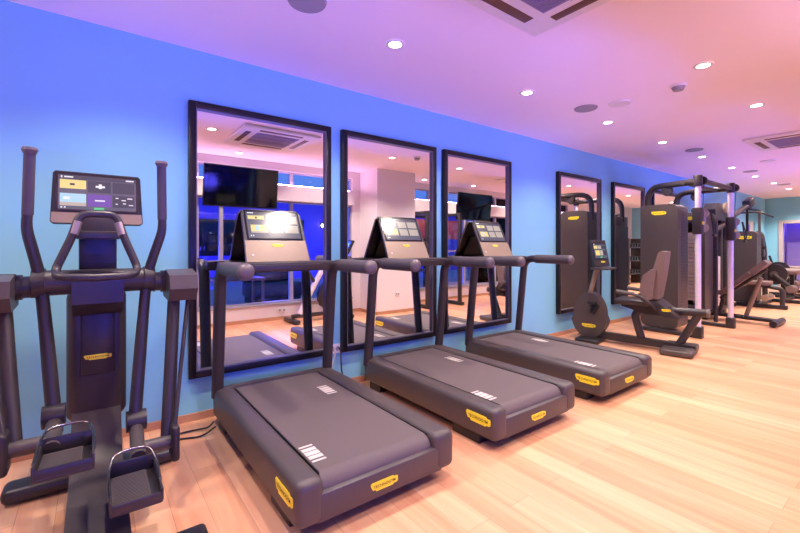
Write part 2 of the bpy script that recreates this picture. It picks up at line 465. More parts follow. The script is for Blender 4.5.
# ------------------------------------------------------------------ ceiling fittings
def add_spot(name, loc, col, energy, size=150, blend=0.9, rad=.06, rot=(0, 0, 0), parent=None):
    ld = bpy.data.lights.new(name, 'SPOT'); ld.color = col; ld.energy = energy
    ld.spot_size = math.radians(size); ld.spot_blend = blend; ld.shadow_soft_size = rad
    o = bpy.data.objects.new(name, ld); COL.objects.link(o)
    o.location = loc; o.rotation_euler = rot
    if parent is not None:
        o.parent = parent; o.location = Vector(loc) - parent.location
    return o
DL = 121.0
WARM = (1.0, 0.84, 0.72)
def downlight(x, y, label, e=1.0):
    t = thing('downlight', label, 'ceiling light', (x, y, H), 'recessed ceiling downlights')
    r = MB()
    prof = [(.045, -.006), (.062, -.008), (.068, -.003), (.068, -.0005)]
    n = 28
    rings = [[r.bm.verts.new((x + math.cos(2 * PI * k / n) * a, y + math.sin(2 * PI * k / n) * a, H + z)) for k in range(n)] for a, z in prof]
    for A, B in zip(rings[:-1], rings[1:]):
        for k in range(n): r.bm.faces.new([A[k], A[(k + 1) % n], B[(k + 1) % n], B[k]])
    r.build('trim_ring', M['ac'], t)
    MB().cyl((x, y, H - .006), (x, y, H - .001), .046, n=28).build('lens', M['lamp'], t)
    add_spot('lamp', (x, y, H - .02), WARM, DL * e, 130, 0.7, .05, parent=t)
names1 = ['nearest of the wall-side row, above the first treadmill', 'second of the wall-side row, above the farthest treadmill', 'third of the wall-side row, near the flush round speaker',
          'fourth of the wall-side row', 'fifth of the wall-side row, above the first weight tower', 'sixth of the wall-side row', 'seventh of the wall-side row',
          'eighth of the wall-side row', 'ninth and farthest of the wall-side row']
for k in range(9): downlight(1.68 + 1.5 * k, 2.30, 'round white recessed downlight, ' + names1[k])
downlight(.18, 2.30, 'round white recessed downlight above the cross trainer')
downlight(-1.32, 2.30, 'round white recessed downlight left of the cross trainer')
downlight(15.2, 2.30, 'round white recessed downlight in the wall-side row, added out of view to brighten the end wall', 2.4)  # added lamp out of view, overdriven to brighten the end wall
downlight(14.9, 1.13, 'round white recessed downlight in the middle row, added out of view to brighten the end wall', 2.8)  # second added lamp out of view, lifting the same wall
for x, l in ((1.13, 'reflected at the top left of the first mirror'), (3.8, 'large bright one left of the smoke detector'), (5.3, 'between smoke detector and far air conditioner'),
             (8.9, 'beyond the far air conditioner'), (10.4, 'second past the far cassette'), (11.9, 'third past the far cassette'), (13.4, 'fourth past the far cassette')):
    downlight(x, 1.13, 'round white middle-row downlight, ' + l)
for x, l in ((1.75, 'above the near television'), (3.2, 'left of the white pillar'), (5.6, 'right of the white pillar'),
             (7.1, 'above the far television'), (9.0, 'second right of the far television'), (11.0, 'third right of the far television')):
    downlight(x, .02 if x < 4 else -.2, 'round white recessed downlight in the window-side row, ' + l)

def cassette(x, y, label):
    t = thing('ceiling_air_conditioner', label, 'air conditioner', (x, y, H), 'ceiling cassette air conditioners')
    s = .475
    MB().box(x - s, x + s, y - s, y + s, H - .035, H - .0005, .012, 3).build('panel', M['ac'], t)
    g = MB(); q = .27
    g.box(x - q, x + q, y - q, y + q, H - .040, H - .034, .002)
    for k in range(26):
        xx = x - q + .012 + k * (2 * q - .02) / 26
        g.box(xx, xx + .009, y - q + .01, y + q - .01, H - .046, H - .040)
    for k in range(1, 3):
        g.box(x - q, x + q, y - q + k * 2 * q / 3 - .004, y - q + k * 2 * q / 3 + .004, H - .048, H - .040)
    g.build('intake_grille', M['acgrille'], t)
    for dx, dy in ((1, 0), (-1, 0), (0, 1), (0, -1)):
        a, b = (.032, .27) if dx else (.27, .032)
        cx, cy = x + dx * .37, y + dy * .37
        lv = MB().box(cx - a, cx + a, cy - b, cy + b, H - .0375, H - .034, .001)
        lv.build('air_slot', M['brown'], t)
cassette(1.85, 1.15, 'white square ceiling air conditioner at the top edge above the treadmills')
cassette(7.32, 1.13, 'white square ceiling air conditioner at the right edge above the cable station')
for x, l in ((.98, 'at the top left corner'), (4.02, 'beside the third downlight'), (7.03, 'above the first weight tower'), (9.9, 'above the far machines'), (12.6, 'farthest, near the end wall')):
    sp = MB(); n = 28
    sp.cyl((x, 2.2, H - .012), (x, 2.2, H - .0005), .105, .112, n=32)
    o = sp.build('ceiling_speaker', M['grey']); tag(o, 'flush round grey ceiling speaker ' + l, 'speaker', 'round ceiling speakers')
t = thing('smoke_detector', 'white smoke detector with a dark sensor ring on the ceiling, between two downlights', 'smoke detector', (4.09, 1.40, H))
MB().cyl((4.09, 1.40, H - .02), (4.09, 1.40, H - .0005), .062, .066).build('base', M['ac'], t)
MB().cyl((4.09, 1.40, H - .048), (4.09, 1.40, H - .02), .040, .052).build('sensor_head', M['grey'], t)
sp = MB().cyl((4.14, 1.92, H - .014), (4.14, 1.92, H - .0005), .095, .102, n=32)
tag(sp.build('ceiling_valve', M['ac']), 'round white ceiling air valve beside the grey speaker', 'vent')
sp = MB().cyl((8.9, 1.75, H - .014), (8.9, 1.75, H - .0005), .095, .102, n=32)
tag(sp.build('ceiling_valve', M['ac']), 'round white ceiling air valve far off below the second air conditioner', 'vent')
hp = MB(); a = .0035
hp.box(1.95, 2.37, 1.60, 2.0, H - .0015, H - .0005)
tag(hp.build('access_hatch', M['ceil']), 'flush square access hatch in the ceiling beside the near air conditioner', 'hatch')

# ------------------------------------------------------------------ treadmills
def make_treadmill(label):
    t = thing('treadmill', label, 'treadmill', (1.108, 2.34, 0), 'treadmills in front of the mirrors')
    xl, xr, ya, yb = .66, 1.562, 1.588, 3.08
    d = MB()
    d.box(xl, xl + .132, ya, yb, .062, .262, .038, 4).box(xr - .142, xr, ya, yb, .062, .262, .038, 4)
    d.box(xl + .09, xr - .09, ya + .004, yb - .01, .066, .19, .012, 2)
    d.box(xl + .10, xr - .10, 3.0, yb - .004, .15, .258, .012, 2)
    deck = d.build('deck_body', M['deck'], t)
    b = MB()
    x0, x1 = xl + .136, xr - .146
    prof = [(3.004, .19), (3.004, .246)] + [(1.69, .246)]
    for k in range(1, 7):
        a = k / 6 * 1.25
        prof.append((1.69 - .072 * math.sin(a), .174 + .072 * math.cos(a)))
    prof += [(1.62, .19)]
    b.prism([(x0, y, z) for y, z in prof], (x1 - x0, 0, 0))
    for cx, cy in ((.845, 1.84), (1.30, 2.59)):
        for y0, y1 in ((-.085, -.070), (-.055, -.025), (-.018, .018), (.025, .055), (.070, .085)):
            b.box(cx - .036, cx + .036, cy + y0, cy + y1, .2455, .2468, mi=1)
    b.build('running_belt', [M['belt'], M['white']], t)
    e = MB().box(x0 - .006, x0, 1.66, 3.008, .18, .252).box(x1, x1 + .006, 1.66, 3.008, .18, .252).box(x0, x1, 3.004, 3.012, .18, .259)
    e.build('belt_gap_strip', M['black'], t, smooth=False)
    for y0, y1 in ((1.74, 1.98), (2.86, 3.02)):
        for xa, xb in ((.69, .84), (1.37, 1.52)):
            MB().box(xa, xb, y0, y1, 0, .07, .008).build('foot', M['black'], t)
    badge(t, (xl - .0005, 1.72, .178), (0, -1, 0), (0, 0, 1), .20, .058)
    badge(t, (1.098, ya + .003, .128), (1, 0, 0), (0, 0, 1), .155, .042)
    for x, s in ((.685, -1), (1.525, 1)):
        u = MB()
        u.tube([(x, 3.04, .20), (x, 2.945, 1.105), (x, 2.70, 1.105)], .040, 16, .14, flat=1.0)
        up = u.build('upright', M['dark'], t)
        MB().box(x - .02, x + .02, 2.994, 3.004, .30, .36, rot=Matrix.Rotation(.11, 3, 'X')).build('upright_plate', M['grey'], up)
        g = MB().tube([(x, 2.79, 1.103), (x, 2.37, 1.103)], .048, 20)
        gp = g.build('grip', M['grip'], t)
        cp = MB().sph((x, 2.372, 1.103), .0488, .036, .0488, 24)
        cp.build('end_cap', M['cap'], gp)
    cb = MB().box(.685, 1.525, 2.90, 3.07, 1.062, 1.135, .014, 3)
    cb.build('crossbar', M['dark'], t)
    cb = MB().box(.80, 1.40, 2.885, 2.905, 1.07, 1.115, .006)
    cb.build('tray_front', M['shroud'], t)
    for xx in (.90, 1.28):
        MB().box(xx - .05, xx + .05, 2.915, 2.95, 1.1345, 1.138, .001).build('pad_button', M['cap'], t)
    # console: leaning slab
    yb_, yt, zb, zt = 2.975, 3.165, 1.13, 1.53
    L = V(0, yt - yb_, zt - zb); vv = L.normalized(); nn = V(1, 0, 0).cross(vv)
    def P(x, s, dpt): return V(1.108 + x, yb_, zb) + vv * s + nn * dpt
    wb, wt, ln = .245, .225, L.length
    k = MB()
    k.prism([P(-wb, 0, 0), P(wb, 0, 0), P(wt + .004, ln - .03, 0), P(wt - .02, ln, 0), P(-wt + .02, ln, 0), P(-wt - .004, ln - .03, 0)], -nn * .022, .006, 2)
    con = k.build('console', M['shroud'], t)
    MB().prism([P(-wb + .006, .006, .0002), P(wb - .006, .006, .0002), P(wb - .012, .178, .0002), P(-wb + .012, .178, .0002)], nn * .001).build('console_chin', M['bronze'], con, smooth=False)
    bk = MB().prism([P(-.16, .0, -.022), P(.16, .0, -.022), P(.13, .27, -.022), P(-.13, .27, -.022)], -nn * .03, .008, 2)
    bk.build('console_back', M['shroud'], con)
    display(con, P(0, .308, .0005), (1, 0, 0), vv, .405, .225, TILES_RUN)
    badge(con, P(.0, .135, .0015), (1, 0, 0), vv, .085, .022)
    badge(con, P(.17, .20, -.0225), (-1, 0, 0), vv, .10, .026)
    MB().cyl(P(-.19, .06, 0), P(-.19, .06, .004), .009, n=12).build('key_light', M['white'], con)
    return t
T1 = make_treadmill('nearest charcoal treadmill, leftmost of three, with its whole belt in view')
T2 = clone(T1, 1.25, 0.02, label='middle charcoal treadmill of three, in front of the second mirror')
T3 = clone(T1, 2.50, 0.0, label='farthest charcoal treadmill of three, next to the recumbent bike')

# ------------------------------------------------------------------ cross trainer
def make_elliptical():
    t = thing('cross_trainer', 'tall charcoal cross trainer with moving arms at the left edge', 'cross trainer', (.01, 2.4, 0))
    cx = .01
    prof = [(2.9, .03), (2.9, .45), (2.76, .43), (2.70, .38), (2.50, .20), (2.42, .172), (2.3, .16), (1.86, .14), (1.80, .11), (1.80, .045)]
    MB().prism([(cx - .105, y, z) for y, z in prof], (.21, 0, 0), .014, 2, ang=.3).build('base_beam', M['deck'], t)
    MB().box(cx - .37, cx + .37, 2.66, 2.80, .012, .085, .03, 3).build('front_foot', M['shroud'], t)
    MB().box(cx - .375, cx + .375, 1.80, 1.93, .0, .058, .02, 3).build('rear_foot', M['black'], t)
    MB().box(cx - .128, cx + .132, 2.70, 2.88, .325, 1.02, .045, 5).build('front_shroud', M['shroud'], t)
    MB().box(cx - .068, cx + .078, 2.688, 2.72, .57, .93, .01, 2).build('shroud_cover', M['shroud'], t)
    badge(t, (cx + .004, 2.6878, .665), (1, 0, 0), (0, 0, 1), .12, .026)
    MB().prism([(cx - .098, 2.47, .97), (cx - .098, 2.47, 1.12), (cx - .098, 2.82, 1.12), (cx - .098, 2.82, .92), (cx - .098, 2.60, .90)], (.205, 0, 0), .03, 4).build('hub_housing', M['shroud'], t)
    MB().cyl((cx - .225, 2.54, 1.075), (cx + .225, 2.54, 1.075), .060, n=24, bev=.006).build('crossbar', M['dark'], t)
    for s in (-1, 1):
        col = MB().cyl((cx + s * .195, 2.54, 1.075), (cx + s * .245, 2.54, 1.075), .067, n=24, bev=.006)
        col.cyl((cx + s * .245, 2.54, 1.06), (cx + s * .275, 2.54, 1.06), .05, n=20).cyl((cx + s * .275, 2.54, 1.06), (cx + s * .30, 2.54, 1.06), .058, n=20)
        col.build('pivot_collar', M['dark'], t)
        pod = MB().prism([(cx + s * .295, 2.60, .975), (cx + s * .295, 2.62, 1.10), (cx + s * .295, 2.50, 1.125), (cx + s * .295, 2.36, 1.10), (cx + s * .295, 2.34, 1.03), (cx + s * .295, 2.40, .965)], (s * .130, 0, 0), .034, 4, ang=.25)
        pod.build('arm_pod', M['deck'], t)
        lv = MB().tube([(cx + .012 + s * .262, 2.47, 1.42), (cx + .010 + s * .266, 2.47, 1.33), (cx + s * .212, 2.53, 1.10), (cx + s * .186, 2.50, .80), (cx + s * .152, 2.42, .40)], [.019, .029], 14, .10)
        lev = lv.build('arm_lever', M['dark'], t)
        gm = MB().tube([(cx + .014 + s * .256, 2.455, 1.672), (cx + .013 + s * .259, 2.46, 1.55), (cx + .012 + s * .263, 2.47, 1.39)], .0215, 14, .05)
        gm.build('hand_grip', M['grip'], lev)
        hx = cx + .014 + s * .256
        gm = MB().cyl((hx, 2.455, 1.664), (hx, 2.453, 1.680), .024, .030, n=16).cyl((hx, 2.453, 1.680), (hx, 2.452, 1.692), .030, .026, n=16)
        gm.build('grip_cap', M['cap'], lev)
        zp = .36 if s > 0 else .46
        MB().cyl((cx + s * .115, 2.42, zp + .02), (cx + s * .20, 2.42, zp + .02), .05, n=20, bev=.006).build('lever_joint', M['dark'], t)
        zl = .30 if s > 0 else .425
        MB().tube([(cx + s * .157, 2.42, zp), (cx + s * .15, 2.26, zl + .02), (cx + s * .15, 2.18, zl)], .030, 12, .05).build('pedal_arm', M['deck'], t)
        MB().tube([(cx + s * .335, 2.50, 1.0), (cx + s * .275, 2.28, zl)], .030, 14).build('link_tube', M['dark'], t)
        MB().cyl((cx + s * .16, 2.26, zl), (cx + s * .30, 2.26, zl), .032, n=18).build('link_axle', M['deck'], t)
        MB().box(cx + s * .302 - .018, cx + s * .302 + .018, 2.20, 2.31, zl - .085, zl + .085, .016, 3).build('link_end', M['shroud'], t)
        MB().cyl((cx + s * .40, 2.48, .99), (cx + s * .304, 2.25, zl + .08), .010, n=10).build('rod', M['dark'], t)
    def pedal(x0, y0, z0, w, ln, tilt):
        m = Matrix.Translation((x0, y0, z0)) @ Matrix.Rotation(tilt, 4, 'X')
        p = MB()
        prof = [(0, .018), (.012, .05), (.012, .058), (.004, .058)]
        p.box(-w / 2, w / 2, 0, ln, 0, .022, .010, 3)
        p.box(-w / 2, -w / 2 + .010, .0, ln, .012, .060, .004).box(w / 2 - .010, w / 2, .0, ln, .012, .060, .004)
        p.box(-w / 2 + .006, w / 2 - .006, 0, .012, .012, .046, .004).box(-w / 2 + .006, w / 2 - .006, ln - .012, ln, .012, .085, .004)
        pp = p.xf(m).build('pedal', M['shroud'], t)
        q = MB().box(-w / 2 + .012, w * .28, .014, ln - .02, .021, .027)
        for k in range(22): q.box(-w / 2 + .016, w * .26, .02 + k * .0115, .026 + k * .0115, .027, .030)
        q.xf(m).build('tread_mat', M['mat'], pp)
        r = MB().tube([(-w / 2 + .003, .05, .055), (-w / 2 + .003, ln * .72, .085), (-w / 2 + .02, ln - .012, .118), (-.03, ln + .004, .123), (.03, ln + .004, .123), (w / 2 - .02, ln - .012, .118), (w / 2 - .003, ln * .72, .085), (w / 2 - .003, .08, .055)], .0055, 10, .035)
        r.xf(m).build('foot_loop', M['darkchrome'], pp)
    pedal(cx + .122, 1.86, .230, .178, .29, 0.0)
    pedal(cx - .098, 1.88, .425, .178, .31, -.14)
    # fixed handlebar
    loop = fillet([(cx, 2.33, 1.105), (cx - .14, 2.35, 1.11), (cx - .155, 2.42, 1.135), (cx - .092, 2.44, 1.30), (cx - .066, 2.46, 1.405), (cx + .078, 2.46, 1.405),
                   (cx + .104, 2.44, 1.30), (cx + .165, 2.42, 1.135), (cx + .14, 2.35, 1.11), (cx, 2.33, 1.105)], .045, 5)[:-1]
    hb = MB().tube(loop, .0175, 12, closed=True).build('handlebar', M['dark'], t)
    for s in (-1, 1):
        MB().tube([(cx + .006 + s * .0945, 2.441, 1.305), (cx + .006 + s * .0795, 2.452, 1.365)], .019, 12).build('pulse_sensor', M['sensor'], hb)
    MB().box(cx - .075, cx + .085, 2.64, 2.74, 1.10, 1.40, .01, 2).build('console_neck', M['shroud'], t)
    MB().box(cx - .088, cx + .098, 2.53, 2.67, 1.285, 1.325, .008, 2).build('tray', M['dark'], t)
    vv = V(0, .14, 1).normalized(); nn = V(1, 0, 0).cross(vv)
    o = V(cx + .008, 2.70, 1.366)
    P = lambda x, s, d: o + V(x, 0, 0) + vv * s + nn * d
    con = MB().prism([P(-.199, .012, 0), P(-.187, 0, 0), P(.187, 0, 0), P(.199, .012, 0), P(.189, .264, 0), P(.179, .276, 0), P(-.179, .276, 0), P(-.189, .264, 0)], -nn * .028, .005, 2).build('console', M['black'], t)
    MB().prism([P(-.196, .012, .0002), P(-.186, .003, .0002), P(.186, .003, .0002), P(.196, .012, .0002), P(.193, .058, .0002), P(-.193, .058, .0002)], nn * .0015).build('console_chin', M['bronze'], con, smooth=False)
    display(con, P(0, .166, .0005), (1, 0, 0), vv, .335, .182, TILES_HOME)
    badge(con, P(0, .030, .002), (1, 0, 0), vv, .09, .018)
    return t
make_elliptical()

# ------------------------------------------------------------------ recumbent bike (axis nearly along Y)
def make_bike():
    t = thing('recumbent_bike', 'recumbent exercise bike with taupe padded backrest beside the farthest treadmill', 'exercise bike', (5.32, 2.35, 0))
    c = 5.32
    def YZ(pts, x): return [(x, y, z) for y, z in pts]
    cov = []
    for k in range(28):
        a = 2 * PI * k / 28
        y = 2.85 + .225 * math.cos(a) * (1.0 if math.sin(a) < 0 else .86); z = .335 + .30 * math.sin(a)
        cov.append((y, z))
    h = MB().prism(YZ(cov, c - .085), (.17, 0, 0), .03, 3, ang=1.0)
    hs = h.build('flywheel_cover', M['deck'], t)
    badge(t, (c - .0855, 2.85, .20), (0, -1, 0), (0, 0, 1), .17, .045)
    MB().box(c - .12, c - .085, 2.74, 2.80, .36, .50, .012, 2, rot=Matrix.Rotation(.5, 3, 'X')).cyl((c - .13, 2.80, .47), (c + .13, 2.80, .47), .02, n=12).build('crank', M['black'], t)
    MB().box(c - .22, c - .12, 2.73, 2.83, .50, .53, .01, 2).build('pedal', M['black'], t)
    MB().box(c + .12, c + .22, 2.73, 2.83, .38, .41, .01, 2).build('pedal', M['black'], t)
    MB().box(c - .31, c + .31, 2.68, 2.96, 0, .06, .02, 3).build('front_foot', M['black'], t)
    MB().prism(YZ([(2.80, .04), (2.80, .13), (1.70, .10), (1.70, .03)], c - .05), (.10, 0, 0), .012, 2).build('floor_beam', M['dark'], t)
    MB().tube([(c, 2.86, .60), (c, 2.77, .97)], .030, 14).build('mast', M['bronze'], t)
    MB().box(c - .20, c + .20, 2.58, 2.80, .945, .970, .010, 2).build('tray', M['dark'], t)
    vv = V(0, .25, 1).normalized(); nn = V(1, 0, 0).cross(vv)
    uu = V(math.cos(-.45), math.sin(-.45), 0); vv = (uu.cross(V(0, -1, 0)).cross(uu) * 0 + V(0, .25, 1)); vv = (vv - uu * vv.dot(uu)).normalized(); nn = uu.cross(vv)
    o = V(c, 2.70, .985); P = lambda x, s, d: o + uu * x + vv * s + nn * d
    con = MB().prism([P(-.13, 0, 0), P(.13, 0, 0), P(.13, .35, 0), P(-.13, .35, 0)], -nn * .045, .012, 2).build('console', M['dark'], t)
    display(con, P(0, .205, .0005), uu, vv, .215, .20, TILES_RUN2)
    badge(con, P(.02, .055, .0005), uu, vv, .07, .02)
    # rear half
    MB().box(c - .30, c + .30, 1.70, 2.02, 0, .075, .025, 3).build('rear_foot', M['deck'], t)
    MB().tube([(c, 2.25, .09), (c, 2.33, .40), (c, 2.25, .47), (c, 2.0, .47)], .045, 14, .06).build('front_post', M['dark'], t)
    MB().tube([(c, 1.87, .08), (c, 1.68, .46)], .042, 14).build('rear_strut', M['dark'], t)
    MB().prism(YZ([(2.46, .50), (2.46, .53), (1.95, .53), (1.95, .42), (2.20, .42)], c - .08), (.16, 0, 0), .01, 2).build('seat_carriage', M['shroud'], t)
    rl = MB().tube([(c, 2.10, .475), (c, 1.60, .485)], .046, 16).build('seat_rail', M['shroud'], t)
    MB().tube([(c, 1.605, .485), (c, 1.585, .485), (c, 1.575, .485)], .050, 16).build('rail_cap', M['cap'], rl)
    MB().box(c - .20, c + .20, 2.13, 2.52, .53, .60, .03, 4).build('seat', M['shroud'], t)
    br = MB().prism(YZ([(2.06, .60), (2.18, .60), (1.98, .42), (1.83, .42)], c - .21), (.42, 0, 0), .012, 2).build('back_bracket', M['shroud'], t)
    badge(br, (c - .2105, 1.965, .505), (0, -1, 0), (0, 0, 1), .09, .026)
    back = MB()
    back.prism(YZ([(2.19, .60), (2.24, .72), (2.20, .90), (2.12, .97), (2.07, .97), (2.10, .62)], c - .21), (.42, 0, 0), .03, 4, ang=.25)
    back.prism(YZ([(2.12, .62), (2.10, .98), (2.05, 1.17), (2.02, 1.19), (1.97, 1.18), (2.00, .92), (2.05, .62)], c - .17), (.34, 0, 0), .022, 3, ang=.25)
    back.build('backrest', M['uphol'], t)
    for s in (-1, 1):
        hb = MB().tube([(c + s * .16, 2.06, .50), (c + s * .26, 2.10, .56), (c + s * .27, 2.22, .66), (c + s * .27, 2.44, .69)], .018, 12, .05).build('side_handle', M['dark'], t)
        MB().tube([(c + s * .27, 2.28, .675), (c + s * .27, 2.47, .695)], .024, 12).build('hand_grip', M['grip'], hb)
    t.location.x += .09
    t.rotation_euler = (0, 0, .20)
    return t
make_bike()

# ------------------------------------------------------------------ dual cable station
def make_station():
    t = thing('cable_station', 'dual cable station with two bright upright posts and two dark weight towers', 'cable machine', (7.2, 2.3, 0))
    PXs = (6.56, 7.77); PY = (2.01, 1.96)
    bx = ((6.68, 7.06), (7.78, 8.16))
    for i in (0, 1):
        x, y = PXs[i], PY[i]
        MB().cyl((x, y, .06), (x, y, 2.10), .036, n=20).build('post', M['silver'], t)
        MB().box(x - .055, x + .055, y - .055, y + .055, 0, .16, .012, 2).build('post_foot', M['dark'], t)
        MB().cyl((x, y, 2.06), (x, y, 2.21), .052, n=20, bev=.008).build('post_head', M['dark'], t)
        xm = (bx[i][0] + bx[i][1]) / 2
        tb = MB().tube([(x, y, 2.13), (xm, 2.76, 2.15), (xm, 2.76, 1.70)], .044, 16, .24)
        tb.build('top_tube', M['dark'], t)
        MB().box(x - .045, x + .045, y, 2.78, .0, .05, .012, 2).build('floor_rail', M['dark'], t)
        xq = x + (xm - x) * (2.45 - y) / (2.76 - y)
        pl = MB().cyl((xq - .02, 2.45, 2.06), (xq + .02, 2.45, 2.06), .07, n=24, bev=.006).build('top_pulley', M['shroud'], t)
        pl = MB().cyl((x + .06, y - .03, 2.14), (x + .10, y - .03, 2.14), .058, n=24, bev=.006).build('corner_pulley', M['shroud'], t)
        # sliding carriage
        zc = 1.60 if i == 0 else 1.52
        ca = MB().box(x - .055, x + .055, y - .055, y + .055, zc - .19, zc + .17, .014, 2).build('carriage', M['shroud'], t)
        MB().box(x - .03, x + .03, y - .065, y - .05, zc - .06, zc - .02, .004).build('carriage_label', M['yellow'], ca)
        ar = MB()
        ar.cyl((x + .09, y - .03, zc + .10), (x + .13, y - .03, zc + .10), .06, n=20, bev=.005).cyl((x + .09, y - .03, zc - .10), (x + .13, y - .03, zc - .10), .06, n=20, bev=.005)
        ar.box(x + .05, x + .15, y - .05, y - .01, zc - .14, zc + .14, .01)
        ar.build('pulley_block', M['grey'], ca)
        hg = MB().tube([(x + .16, y - .10, zc + .10), (x + .14, y - .13, zc - .10), (x + .20, y - .13, zc - .24), (x + .26, y - .13, zc - .10), (x + .18, y - .10, zc + .10)], .009, 8, .04)
        hg.tube([(x + .15, y - .13, zc - .20), (x + .25, y - .13, zc - .20)], .017, 10)
        hg.build('pull_handle', M['black'], ca)
        MB().cyl((x + .11, y - .02, zc + .16), (x + .09, y - .04, 2.08), .004, n=6).build('cable', M['black'], t)
        # weight tower
        xa, xb = bx[i]; ya, yb, zt = 2.29, 2.79, 1.86
        if i == 0:
            prof = [(ya, .06), (yb, .06), (yb, zt), (ya, zt)]
        if i == 0:
            b = MB().prism([(xa, y_, z_) for y_, z_ in fillet([(2.54, .05), (ya, .05), (ya, zt), (yb, zt), (yb, .05), (2.54, .05)], .11, 6)[:-1]], (xb - xa, 0, 0), .025, 3, ang=1.0)
            sh = b.build('weight_tower', M['deck'], t)
            badge(t, (xa - .0005, 2.54, 1.735), (0, -1, 0), (0, 0, 1), .20, .052)
            q = MB()
            for k in range(34):
                q.box(xa + .12, xb - .06, ya - .003, ya + .004, .20 + k * .045, .222 + k * .045)
            q.build('perforated_strip', M['shroud'], sh)
        else:
            b = MB()
            b.prism([(xa, y_, z_) for y_, z_ in fillet([(2.40, .20), (ya, .20), (ya, 1.80), (2.40, 1.80)], .04, 4)], (xb - xa, 0, 0), .015, 2, ang=1.0)
            b.box(xa, xb, 2.40, 2.79, 1.62, 1.80, .02, 2).box(xa, xb, 2.40, 2.79, .10, .28, .02, 2).box(xb - .06, xb, 2.40, 2.79, .28, 1.62).box(xa, xb - .06, 2.70, 2.79, .28, 1.62)
            sh = b.build('weight_tower', M['deck'], t)
            badge(t, (xa - .0005, 2.49, 1.70), (0, -1, 0), (0, 0, 1), .18, .05)
            for k in range(18):
                MB().box(xa + .05, xb - .10, 2.44, 2.66, .36 + k * .062, .415 + k * .062, .005).build('weight_plate', M['steel_plate'], sh)
            for yy in (2.49, 2.61):
                MB().cyl((xa + .16, yy, .28), (xa + .16, yy, 1.62), .011, n=10).build('guide_rod', M['chrome'], sh)
            MB().tube([(xb + .03, 2.26, .0), (xb + .03, 2.26, 1.75), (xb + .03, 2.6, 1.86)], .028, 12, .12).build('side_tube', M['dark'], t)
    MB().tube([(PXs[0], PY[0], 2.15), (PXs[1], PY[1], 2.13)], .034, 14).build('cross_tube', M['dark'], t)
    MB().tube([(PXs[0], PY[0] + .18, 2.13), (PXs[1], PY[1] + .18, 2.12)], .026, 14).build('pull_up_bar', M['dark'], t)
    return t
make_station()

# ------------------------------------------------------------------ far machines
def make_lat():
    t = thing('lat_machine', 'dark lat pulldown machine with a slanted top arm behind the second bright post', 'lat machine', (10.0, 2.64, 0))
    MB().box(9.35, 10.75, 2.60, 2.68, 0, .07, .01).build('floor_rail', M['dark'], t)
    MB().box(9.38, 9.48, 2.45, 3.10, 0, .07, .01).build('base_foot', M['dark'], t)
    for x in (9.46, 9.78, 10.10, 10.36):
        MB().box(x - .04, x + .04, 2.60, 2.68, .07, 1.76, .012, 2).build('column', M['dark'], t)
    MB().prism([(9.25, 2.56, 1.74), (9.25, 2.56, 1.94), (9.37, 2.56, 2.06), (9.80, 2.56, 2.06), (9.95, 2.56, 1.96), (9.95, 2.56, 1.74)], (0, .20, 0), .02, 2).build('head_shroud', M['shroud'], t)
    MB().cyl((9.76, 2.52, 1.99), (9.76, 2.56, 1.99), .10, n=24).build('pulley', M['bronze'], t)
    MB().tube([(9.30, 2.62, 1.52), (11.75, 2.62, 2.20)], .055, 12).build('top_arm', M['dark'], t)
    MB().box(11.45, 11.85, 2.55, 2.69, 2.10, 2.30, .03, 3, rot=Matrix.Rotation(-.30, 3, 'Y')).build('arm_head', M['shroud'], t)
    MB().box(9.56, 9.70, 2.605, 2.675, .10, 1.05, .004).build('weight_stack', M['steel_plate'], t)
    MB().tube([(11.5, 2.95, 1.92), (11.7, 2.75, 2.0), (11.8, 2.45, 2.0), (11.9, 2.25, 1.88)], .018, 10, .06).build('lat_bar', M['dark'], t)
    MB().cyl((11.72, 2.62, 2.15), (11.75, 2.62, 2.0), .005, n=6).build('cable', M['black'], t)
    MB().box(10.25, 10.65, 2.42, 2.80, .44, .52, .02, 3).build('seat', M['uphol'], t)
    MB().box(10.40, 10.50, 2.60, 2.68, .07, .44).build('seat_post', M['dark'], t)
    return t
make_lat()

def make_bench():
    t = thing('adjustable_bench', 'adjustable bench with its long pad tilted up, in front of the far machines', 'bench', (8.57, 1.9, 0))
    c = 8.57
    MB().cyl((c - .30, 1.57, .05), (c + .30, 1.57, .05), .048, n=16, bev=.008).build('front_foot', M['shroud'], t)
    MB().box(c - .25, c + .25, 2.42, 2.50, 0, .07, .012, 2).build('rear_foot', M['shroud'], t)
    for s in (-1, 1):
        MB().tube([(c + s * .06, 1.58, .07), (c + s * .06, 2.45, .09)], .028, 12).build('base_rail', M['dark'], t)
    MB().tube([(c, 1.96, .10), (c, 1.77, .74)], .032, 12).build('support_strut', M['bronze'], t)
    MB().tube([(c, 2.32, .10), (c, 2.26, .36)], .032, 12).build('seat_post', M['dark'], t)
    def pad(y0, z0, y1, z1, w, th, nm):
        d = V(0, y1 - y0, z1 - z0); vv = d.normalized(); nn = V(1, 0, 0).cross(vv)
        o = V(c - w / 2, y0, z0)
        m = MB().prism([o, o + d, o + d + nn * th, o + nn * th], (w, 0, 0), .022, 3)
        m.build(nm, M['uphol'], t)
    pad(2.50, .38, 2.24, .44, .34, -.07, 'seat')
    pad(2.22, .44, 1.86, .78, .32, -.075, 'backrest')
    pad(1.84, .80, 1.66, .975, .30, -.075, 'headrest')
    MB().tube([(c, 2.30, .36), (c, 1.70, .88)], .025, 10).build('back_frame', M['dark'], t)
    return t
make_bench()

